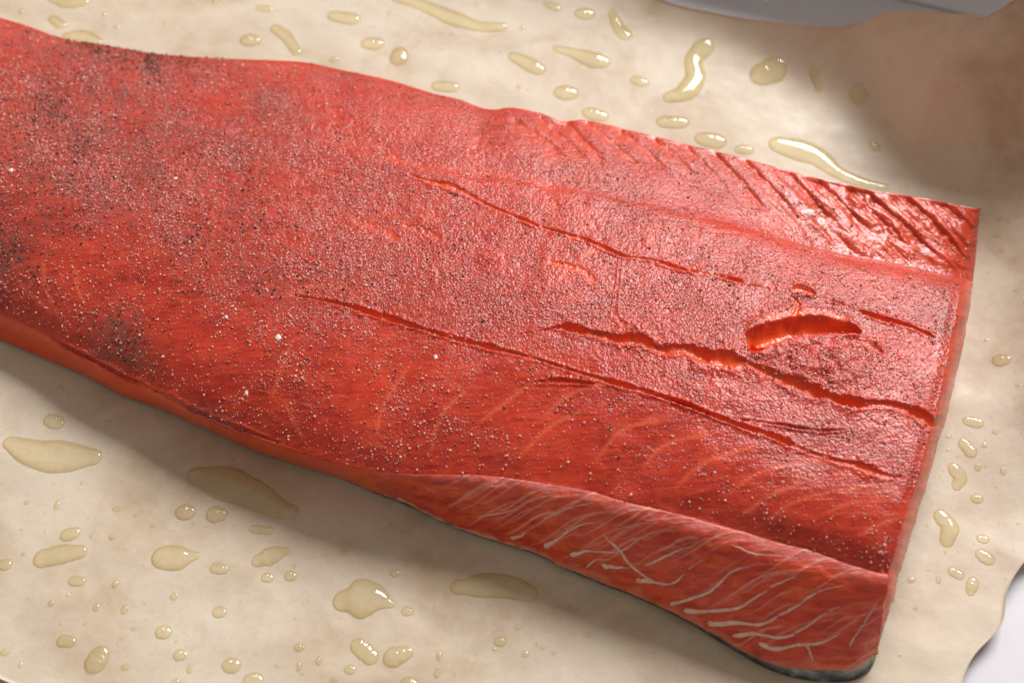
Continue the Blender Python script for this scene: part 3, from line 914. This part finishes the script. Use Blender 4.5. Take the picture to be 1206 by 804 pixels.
def scatter(name, P, N, size, sink, mat, shape, squash=(0.5, 1.0), smooth=False):
    n = len(P)
    tv, tfc = shape
    nv = len(tv)
    # random rotations
    q = rng.normal(size=(n, 4)); q /= np.linalg.norm(q, axis=1, keepdims=True)
    w_, x, y, z = q.T
    R = np.stack([1 - 2 * (y * y + z * z), 2 * (x * y - z * w_), 2 * (x * z + y * w_), 2 * (x * y + z * w_), 1 - 2 * (x * x + z * z), 2 * (y * z - x * w_),
                  2 * (x * z - y * w_), 2 * (y * z + x * w_), 1 - 2 * (x * x + y * y)], -1).reshape(n, 3, 3)
    sc = rng.uniform(squash[0], squash[1], (n, 3))
    loc = tv[None] * sc[:, None, :] * rng.uniform(0.78, 1.22, (n, nv, 1))
    Vv = np.einsum('nij,nvj->nvi', R, loc) * size[:, None, None] + (P + N * (size * sink)[:, None])[:, None]
    Ff = (tfc[None] + (np.arange(n) * nv)[:, None, None]).reshape(-1, 3)
    tint = np.repeat(rng.random(n), nv)
    me = raw_mesh(name, Vv.reshape(-1, 3), Ff, smooth=smooth, attrs=dict(tint=tint))
    return link(name, me, mat)


keep = (1 - np.clip(traw * 1.25, 0, 1))
# pale wet grains of salt and ground spice
wg = (0.04 + tfilm ** 1.1 * (1 + 0.5 * sstep(.6, .1, uu[NA:NA + NF + 30]))) * keep * (0.35 + 0.65 * sstep(-.25, .35, fbm(tqx / 28., tqy / 28., 101, 3))) * (tf < 0.98)
P, N, k = sample(wg, 42000)
sz = rng.lognormal(math.log(0.00021), 0.36, len(P))
o = scatter('salt_grains', P, N, np.clip(sz, 0.0001, 0.00050), -0.10, M_pale, ico(), (0.55, 1.0), True)
tag(o, 'fine wet pinkish grains of salt and spice crusting the salmon top', 'salt', None, 'stuff')
# tan bits of pepper
wt = (0.45 + 0.8 * sstep(.3, .75, tf) * sstep(.75, .1, uu[NA:NA + NF + 30]) + 0.4 * blobs(tqx, tqy, [(300, 400, 180, 90, 20, 1.2), (560, 480, 160, 70, 20, .8), (180, 200, 120, 80, 10, .8)])) * keep * (tf < 1.0)
P, N, k = sample(wt, 4800)
sz = np.clip(rng.lognormal(math.log(0.00016), 0.42, len(P)), 0.00008, 0.00045)
o = scatter('pepper_bits', P, N, sz, 0.35, M_tan, (OCT_V, OCT_F), (0.5, 1.0))
tag(o, 'tan and cream bits of cracked pepper strewn over the salmon', 'pepper', None, 'stuff')
# black pepper in clumps
fl_far = np.exp(-((tf) / 0.02) ** 2) * (0.9)
clump = sstep(-0.1, 0.5, fbm(tqx / 40., tqy / 40., 111, 3))
wb = (0.06 + 0.16 * sstep(.75, .35, tf) * sstep(.55, .10, uu[NA:NA + NF + 30]) * (.4 + clump) + 0.4 * fl_far + blobs(tqx, tqy, CLUMPS) * (0.35 + clump)) * (1 - 0.7 * np.clip(traw, 0, 1) * (tf < 1)) * (1 - sstep(1.0, 1.08, tf)) * (1 - 0.45 * sstep(700, 950, tqx) * (tf > .5))
P, N, k = sample(wb, 13000)
sz = np.clip(rng.lognormal(math.log(0.000145), 0.56, len(P)), 0.00007, 0.00042)
o = scatter('black_pepper', P, N, sz, 0.35, M_black, (OCT_V, OCT_F), (0.35, 1.0))
tag(o, 'ground black pepper in dark patches on the salmon top', 'black pepper', None, 'stuff')


# ------------------------------------------------------------------ salt flakes one can pick out
def surf_at(x, y):
    k = int(np.argmin((tqx - x) ** 2 + (tqy - y) ** 2))
    return topP.reshape(-1, 3)[k], topN.reshape(-1, 3)[k]


def flake(x, y, rx, ry, label):
    p, n = surf_at(x, y)
    px = ppm(p)
    ns = 14
    A = np.linspace(0, 2 * math.pi, ns, endpoint=False)
    e1 = np.array([1.0, 0, 0]) - n * n[0]; e1 /= np.linalg.norm(e1); e2 = np.cross(n, e1)
    jr = rng.uniform(0.7, 1.15, ns)
    V = []
    for (s, h) in ((1.0, -0.2), (0.95, 0.25), (0.6, 0.5), (0.25, 0.62)):
        for a, j in zip(A, jr):
            V.append(e1 * math.cos(a) * rx / px * s * j + e2 * math.sin(a) * ry / px * s * j / 0.8 + n * (h * 0.8 * min(rx, ry) / px * rng.uniform(.7, 1.2)))
    V.append(n * 0.6 * min(rx, ry) / px); V.append(-n * 0.3 * min(rx, ry) / px)
    V = np.array(V); F = list(grid_faces(4, ns, wrap=True))
    me = bpy.data.meshes.new('salt_flake')
    me.from_pydata([tuple(v) for v in V], [], [tuple(int(q) for q in f) for f in F] + [(3 * ns + i, 3 * ns + (i + 1) % ns, 4 * ns) for i in range(ns)] + [((i + 1) % ns, i, 4 * ns + 1) for i in range(ns)])
    o = link('salt_flake', me, M_salt); o.location = p
    return tag(o, label, 'salt flake', 'salt flakes on the salmon')


flake(328, 398, 4, 4, 'large frosty salt flake near the left end of the long middle split')
flake(206, 211, 2.4, 2.2, 'bright salt flake above the dark red left part of the salmon')
flake(14, 201, 3.5, 2.6, 'white salt flake on the peppery left margin of the salmon')
flake(513, 421, 2.6, 2.6, 'pale salt flake just below the long middle split')
flake(953, 250, 9, 5, 'wet glossy patch on the ridged far strip, shaped as a pale lump')  # pale lump stands in for the gloss of a wet spot
flake(969, 260, 5, 6, 'bright white lump beside the wet patch on the far strip')
flake(266, 373, 2.6, 2.3, 'small cream salt flake above the lower left pepper patch')
flake(290, 463, 2.6, 3, 'small tan salt flake above the lower edge of the salmon')


# ------------------------------------------------------------------ oil drops
def drop_mesh(spine, flat=0.39):
    """dome swept along a spine of pixels (x, y, radius px) lying on the paper"""
    sp = np.array(spine, float)
    if len(sp) == 1:
        x, y, r = sp[0]; sp = np.array([(x - r * .25, y, r), (x + r * .25, y + r * .05, r)])
    p = poly_resample([tuple(q) for q in sp], 40)
    C = at(p[:, 0], p[:, 1], 0.0005)
    R = p[:, 2] / ppm(C)
    T0 = C[1] - C[0]; T1 = C[-1] - C[-2]
    T0 /= np.linalg.norm(T0); T1 /= np.linalg.norm(T1)
    th = np.linspace(math.pi / 2, 0, 9)[:-1]
    pre = [C[0] - T0 * R[0] * math.sin(a) for a in th]; prer = [R[0] * math.cos(a) for a in th]
    post = [C[-1] + T1 * R[-1] * math.sin(a) for a in th[::-1]]; postr = [R[-1] * math.cos(a) for a in th[::-1]]
    C = np.vstack([pre, C, post]); R = np.maximum(np.r_[prer, R, postr], 1e-6)
    s = np.arange(len(C))
    R = R * (1 + 0.10 * np.sin(np.linspace(0, math.pi, len(s)))) * (1 + 0.13 * fbm(s / 9.0, np.full(len(s), sp[0, 0] * .31), 121, 2))
    T = np.gradient(C, axis=0); T[:, 2] = 0; T /= np.linalg.norm(T, axis=1, keepdims=True) + 1e-12
    B = np.stack([-T[:, 1], T[:, 0], T[:, 2] * 0], 1)
    a = np.linspace(-1, 1, 19)
    hprof = (1 - np.abs(a) ** 2) ** 0.92
    side = a
    Rm = R.max()
    H = flat * R * (1 - 0.25 * sstep(0.002, 0.006, R))
    top = C[:, None] + B[:, None] * (side[None, :, None] * R[:, None, None])
    zsurf = paper_z(top[..., 0], top[..., 1]) + 0.00004
    top[..., 2] = zsurf + hprof[None] * H[:, None]
    top[:, 0, 2] -= 0.00012; top[:, -1, 2] -= 0.00012
    ring = top
    cen = ring.reshape(-1, 3).mean(0); cen[2] = ring[..., 2].min()
    m = ring.shape[1]
    return ring.reshape(-1, 3) - cen, grid_faces(len(C), m), cen


DROPS = [
    ([(66, -3, 9), (83, 1, 12), (97, 1, 8)], 'oil drop cut by the top edge above the tail end of the salmon'),
    ([(62, 21, 6), (72, 29, 7)], 'small oval oil drop at top left near the far edge of the salmon'),
    ([(80, 42, 7), (95, 42, 10), (113, 48, 8)], 'oil drop touching the peppered hump on the far edge of the salmon'),
    ([(295, 46, 10)], 'round oil drop alone on the paper behind the left of the salmon'),
    ([(325, 33, 7), (338, 43, 7), (349, 60, 6)], 'long thin slanting oil run beside the round drop behind the salmon'),
    ([(395, 19, 9), (415, 23, 10)], 'oval oil drop right of the slanting run near the top edge'),
    ([(306, 8, 5), (316, 10, 6)], 'faint little oil drop at the top edge above the round drop'),
    ([(469, -3, 9), (500, 7, 9), (535, 22, 11), (562, 31, 9), (590, 32, 8)], 'longest wavy oil streak at the top edge behind the salmon'),
    ([(439, 51, 11)], 'round oil drop below the left end of the longest streak'),
    ([(470, 69, 11), (471, 62, 9)], 'pointed oil drop just behind the salmon left of centre'),
    ([(516, 100, 8), (533, 102, 8)], 'oil drop half tucked behind the far edge left of its notch'),
    ([(606, 66, 8), (622, 74, 10), (634, 81, 9)], 'slanting bean shaped oil drop above the notch in the far edge'),
    ([(657, 57, 6), (680, 63, 9), (700, 70, 14), (709, 72, 11)], 'big club shaped oil drop with a thin tail to its left'),
    ([(667, 109, 12)], 'round oil drop below the slanting bean shaped drop'),
    ([(749, 94, 7), (757, 97, 8)], 'small oval oil drop right of the club shaped drop'),
    ([(694, 133, 9), (707, 137, 10)], 'oil drop sitting against the far edge right of the notch'),
    ([(689, 16, 10)], 'round oil drop in the shade at the top edge above the club shaped drop'),
    ([(721, 15, 5), (728, 30, 7), (736, 40, 10)], 'comma shaped oil drop in the shade near the top edge'),
    ([(645, 5, 5), (656, 10, 6)], 'small oil dash touching the top edge'),
    ([(828, 58, 13), (817, 71, 10), (819, 90, 11), (808, 108, 13), (790, 114, 9)], 'winding S shaped oil pool on the paper behind the salmon'),
    ([(783, 143, 10), (802, 144, 10)], 'oval oil drop below the S shaped pool'),
    ([(900, 90, 17), (908, 88, 17)], 'large round oil drop alone in the shade right of the S shaped pool'),
    ([(829, 163, 11), (844, 166, 12)], 'oil drop against the far edge below the S shaped pool'),
    ([(872, 176, 7), (881, 177, 7)], 'tiny flat oil drop between the far edge and the long tailed pool'),
    ([(919, 171, 14), (945, 178, 18), (965, 186, 15), (985, 202, 10), (1012, 214, 9), (1040, 221, 6)], 'large bright oil pool with a long tail along the far edge'),
    ([(954, 95, 4), (963, 110, 4)], 'thin slanting oil dash below the shaded parchment corner'),
    ([(1005, 121, 8), (1010, 126, 8)], 'dim oil drop at the foot of the folded corner'),
    ([(1027, 170, 5), (1031, 176, 5)], 'small bright oil drop near the point of the folded corner'),
    ([(1174, 433, 8)], 'dim oil drop in the shade patch right of the cut end'),
    ([(1138, 499, 6), (1149, 502, 7)], 'upper oil drop of the pair right of the cut end'),
    ([(1134, 524, 7), (1142, 533, 8)], 'lower oil drop of the pair right of the cut end'),
    ([(1124, 552, 8), (1131, 562, 8), (1127, 571, 6)], 'bean shaped oil drop under the pair right of the cut end'),
    ([(1151, 586, 6)], 'faint oil drop below and right of the bean shaped one'),
    ([(1110, 607, 10), (1119, 619, 10), (1116, 634, 9)], 'largest hooked oil drop right of the cut end'),
    ([(1158, 633, 6)], 'small oil drop right of the hooked drop'),
    ([(1157, 652, 8), (1164, 657, 8)], 'oval oil drop below and right of the hooked drop'),
    ([(1123, 671, 6), (1131, 675, 6)], 'oil drop below the hooked drop near the curled margin'),
    ([(1147, 684, 7), (1144, 694, 6)], 'oil smear at the curled lower right margin of the parchment'),
    ([(12, 520, 9), (40, 532, 17), (75, 537, 20), (108, 537, 12)], 'largest flat oil pool at the left edge of the picture'),
    ([(60, 494, 9), (67, 497, 9)], 'round oil drop just above the largest flat pool'),
    ([(232, 559, 12), (265, 568, 20), (300, 582, 18), (328, 598, 12), (341, 602, 11)], 'long flat oil pool lying in the shadow below the salmon'),
    ([(218, 601, 10)], 'left oil drop of two round ones under the long shaded pool'),
    ([(255, 604, 10)], 'right oil drop of two round ones under the long shaded pool'),
    ([(78, 628, 8), (86, 626, 8)], 'small oil drop above the shoe shaped drop at lower left'),
    ([(52, 655, 13), (70, 651, 12), (93, 648, 9)], 'shoe shaped oil drop at lower left'),
    ([(195, 654, 17), (210, 655, 15), (230, 653, 5)], 'teardrop oil pool pointing right in the middle of the lower left paper'),
    ([(298, 621, 5), (316, 623, 5)], 'thin oil sliver at the shadow edge below the long shaded pool'),
    ([(305, 658, 9), (320, 652, 11), (335, 647, 6)], 'rising oil drop below the thin sliver'),
    ([(253, 667, 6), (263, 669, 6)], 'small oil drop right under the tip of the teardrop pool'),
    ([(315, 678, 6)], 'left droplet of two faint ones under the rising drop'),
    ([(342, 676, 6)], 'right droplet of two faint ones under the rising drop'),
    ([(87, 682, 7), (94, 683, 6)], 'oil drop below the shoe shaped drop'),
    ([(258, 718, 7)], 'faint oil drop well below the teardrop pool'),
    ([(192, 742, 8)], 'clear oil drop left of and below the faint drop under the teardrop'),
    ([(74, 753, 8), (82, 754, 7)], 'clear oil drop near the bottom left corner'),
    ([(112, 778, 13), (117, 770, 12)], 'wide faint oil blot near the bottom left corner'),
    ([(212, 769, 7)], 'clear oil drop near the bottom, left of two others'),
    ([(272, 781, 9)], 'clear oil drop near the bottom, left of the one on the edge'),
    ([(298, 799, 10)], 'oil drop on the bottom edge of the picture left of centre'),
    ([(406, 705, 14), (425, 703, 23), (445, 704, 17), (460, 710, 5)], 'largest bright yellow oil drop on the lower paper'),
    ([(422, 759, 10), (436, 771, 10)], 'slanting oval oil drop under the largest yellow drop'),
    ([(464, 772, 13), (479, 767, 8)], 'stubby oil drop right of the slanting oval'),
    ([(412, 786, 6)], 'tiny ring of oil below the slanting oval drop'),
    ([(480, 718, 6)], 'tiny oil drop right of the largest yellow drop'),
    ([(540, 690, 10), (570, 688, 14), (600, 690, 15), (621, 697, 12)], 'flat oil pool in the shadow below the belly flap'),
    ([(482, 804, 9)], 'oil drop cut by the bottom edge below the stubby drop'),
    ([(589, 754, 6)], 'tiny oil drop below the pool in the flap shadow'),
    ([(5, 663, 7)], 'small oil drop at the left edge beside the shoe shaped one'),
    ([(352, 760, 5)], 'tiny clear oil drop right of the drop on the bottom edge'),
    ([(465, 673, 5)], 'tiny oil drop at the shadow edge above the largest yellow drop'),
]
for k, (sp, lab) in enumerate(DROPS):
    V, F, c = drop_mesh(sp)
    o = link('oil_drop', raw_mesh('oil_drop', V, F), M_oil); o.location = c
    tag(o, lab, 'oil drop', 'oil drops on the parchment')

# fine spray of oil between them
tv = []; tF = []; off = 0


def inside_fillet(x, y):
    yb = np.interp(x, [q[0] for q in bot_px], [q[1] for q in bot_px]); yf = np.interp(x, [q[0] for q in far_px], [q[1] for q in far_px])
    xe = np.interp(y, [q[1] for q in end_px], [q[0] for q in end_px])
    return (y < yb + 4) & (y > yf - 3) & (x < xe + 4)


cnt = 0
fixed = [(137, 32, 3.4), (193, 28, 2), (25, 13, 3.5), (123, 17, 3), (253, 1, 4), (393, 70, 5), (532, 41, 3), (615, 33, 3.5), (612, 102, 3.6), (520, 58, 3), (459, 17, 3), (894, 42, 2.5), (1097, 200, 3), (1127, 230, 3), (1067, 223, 3),
         (1171, 272, 3.6), (1169, 291, 3.5), (1174, 308, 3.5), (1116, 516, 3), (1169, 513, 4), (1151, 551, 4.5), (1179, 558, 4), (1074, 681, 4.5), (1106, 681, 4), (127, 498, 5), (70, 458, 5), (67, 593, 5), (137, 598, 4), (60, 709, 4), (135, 686, 4.5),
         (113, 714, 4.5), (146, 716, 5), (205, 700, 5), (207, 801, 5), (352, 783, 4.5), (375, 776, 4.5), (393, 799, 4), (5, 766, 5), (23, 781, 3), (148, 783, 5), (223, 786, 4.5), (405, 649, 4), (517, 771, 4.5), (619, 769, 4.5), (515, 791, 5), (670, 716, 4), (679, 718, 3.6), (692, 746, 4), (610, 738, 4)]
while cnt < 330:
    if cnt < len(fixed): x, y, r = fixed[cnt]
    else:
        x = rng.uniform(0, 1206); y = rng.uniform(0, 804)
        r = min(0.9 + rng.exponential(0.55), 3.4)
        if inside_fillet(np.array(x), np.array(y)) or (y < 560 and x > 1000 and y < 230) or (y < 260 and rng.random() < .6): continue
        if x > 1120 and y > 740: continue
        if any((x - q[0]) ** 2 + (y - q[1]) ** 2 < (q[2] + 5) ** 2 for d in DROPS for q in d[0]): continue
    V, F, c = None, None, None
    C = at(x, y, 0.0004); R = r / ppm(C)
    n = 10
    A = np.linspace(0, 2 * math.pi, n, endpoint=False)
    el = rng.uniform(.7, 1.3)
    rings = []
    for (s, h) in ((1.0, 0.0), (0.93, .16), (0.7, .34), (0.35, .44)):
        X = C[0] + np.cos(A) * R * s * el; Y = C[1] + np.sin(A) * R * s / el
        rings.append(np.stack([X, Y, paper_z(X, Y) + 0.00002 + h * R], 1))
    top = np.array([[C[0], C[1], float(paper_z(C[0], C[1])) + .46 * R]])
    tv.append(np.vstack(rings + [top]))
    g = grid_faces(4, n, wrap=True)
    q = [tuple(f) for f in g]
    tF += [(a + off, b + off, c2 + off) for (a, b, c2, d) in q] + [(a + off, c2 + off, d + off) for (a, b, c2, d) in q] + [(3 * n + i + off, 3 * n + (i + 1) % n + off, 4 * n + off) for i in range(n)]
    off += 4 * n + 1
    cnt += 1
o = link('oil_spray', raw_mesh('oil_spray', np.vstack(tv), np.array(tF)), M_oil)
tag(o, 'fine spray of tiny oil droplets all over the parchment', 'oil spray', None, 'stuff')
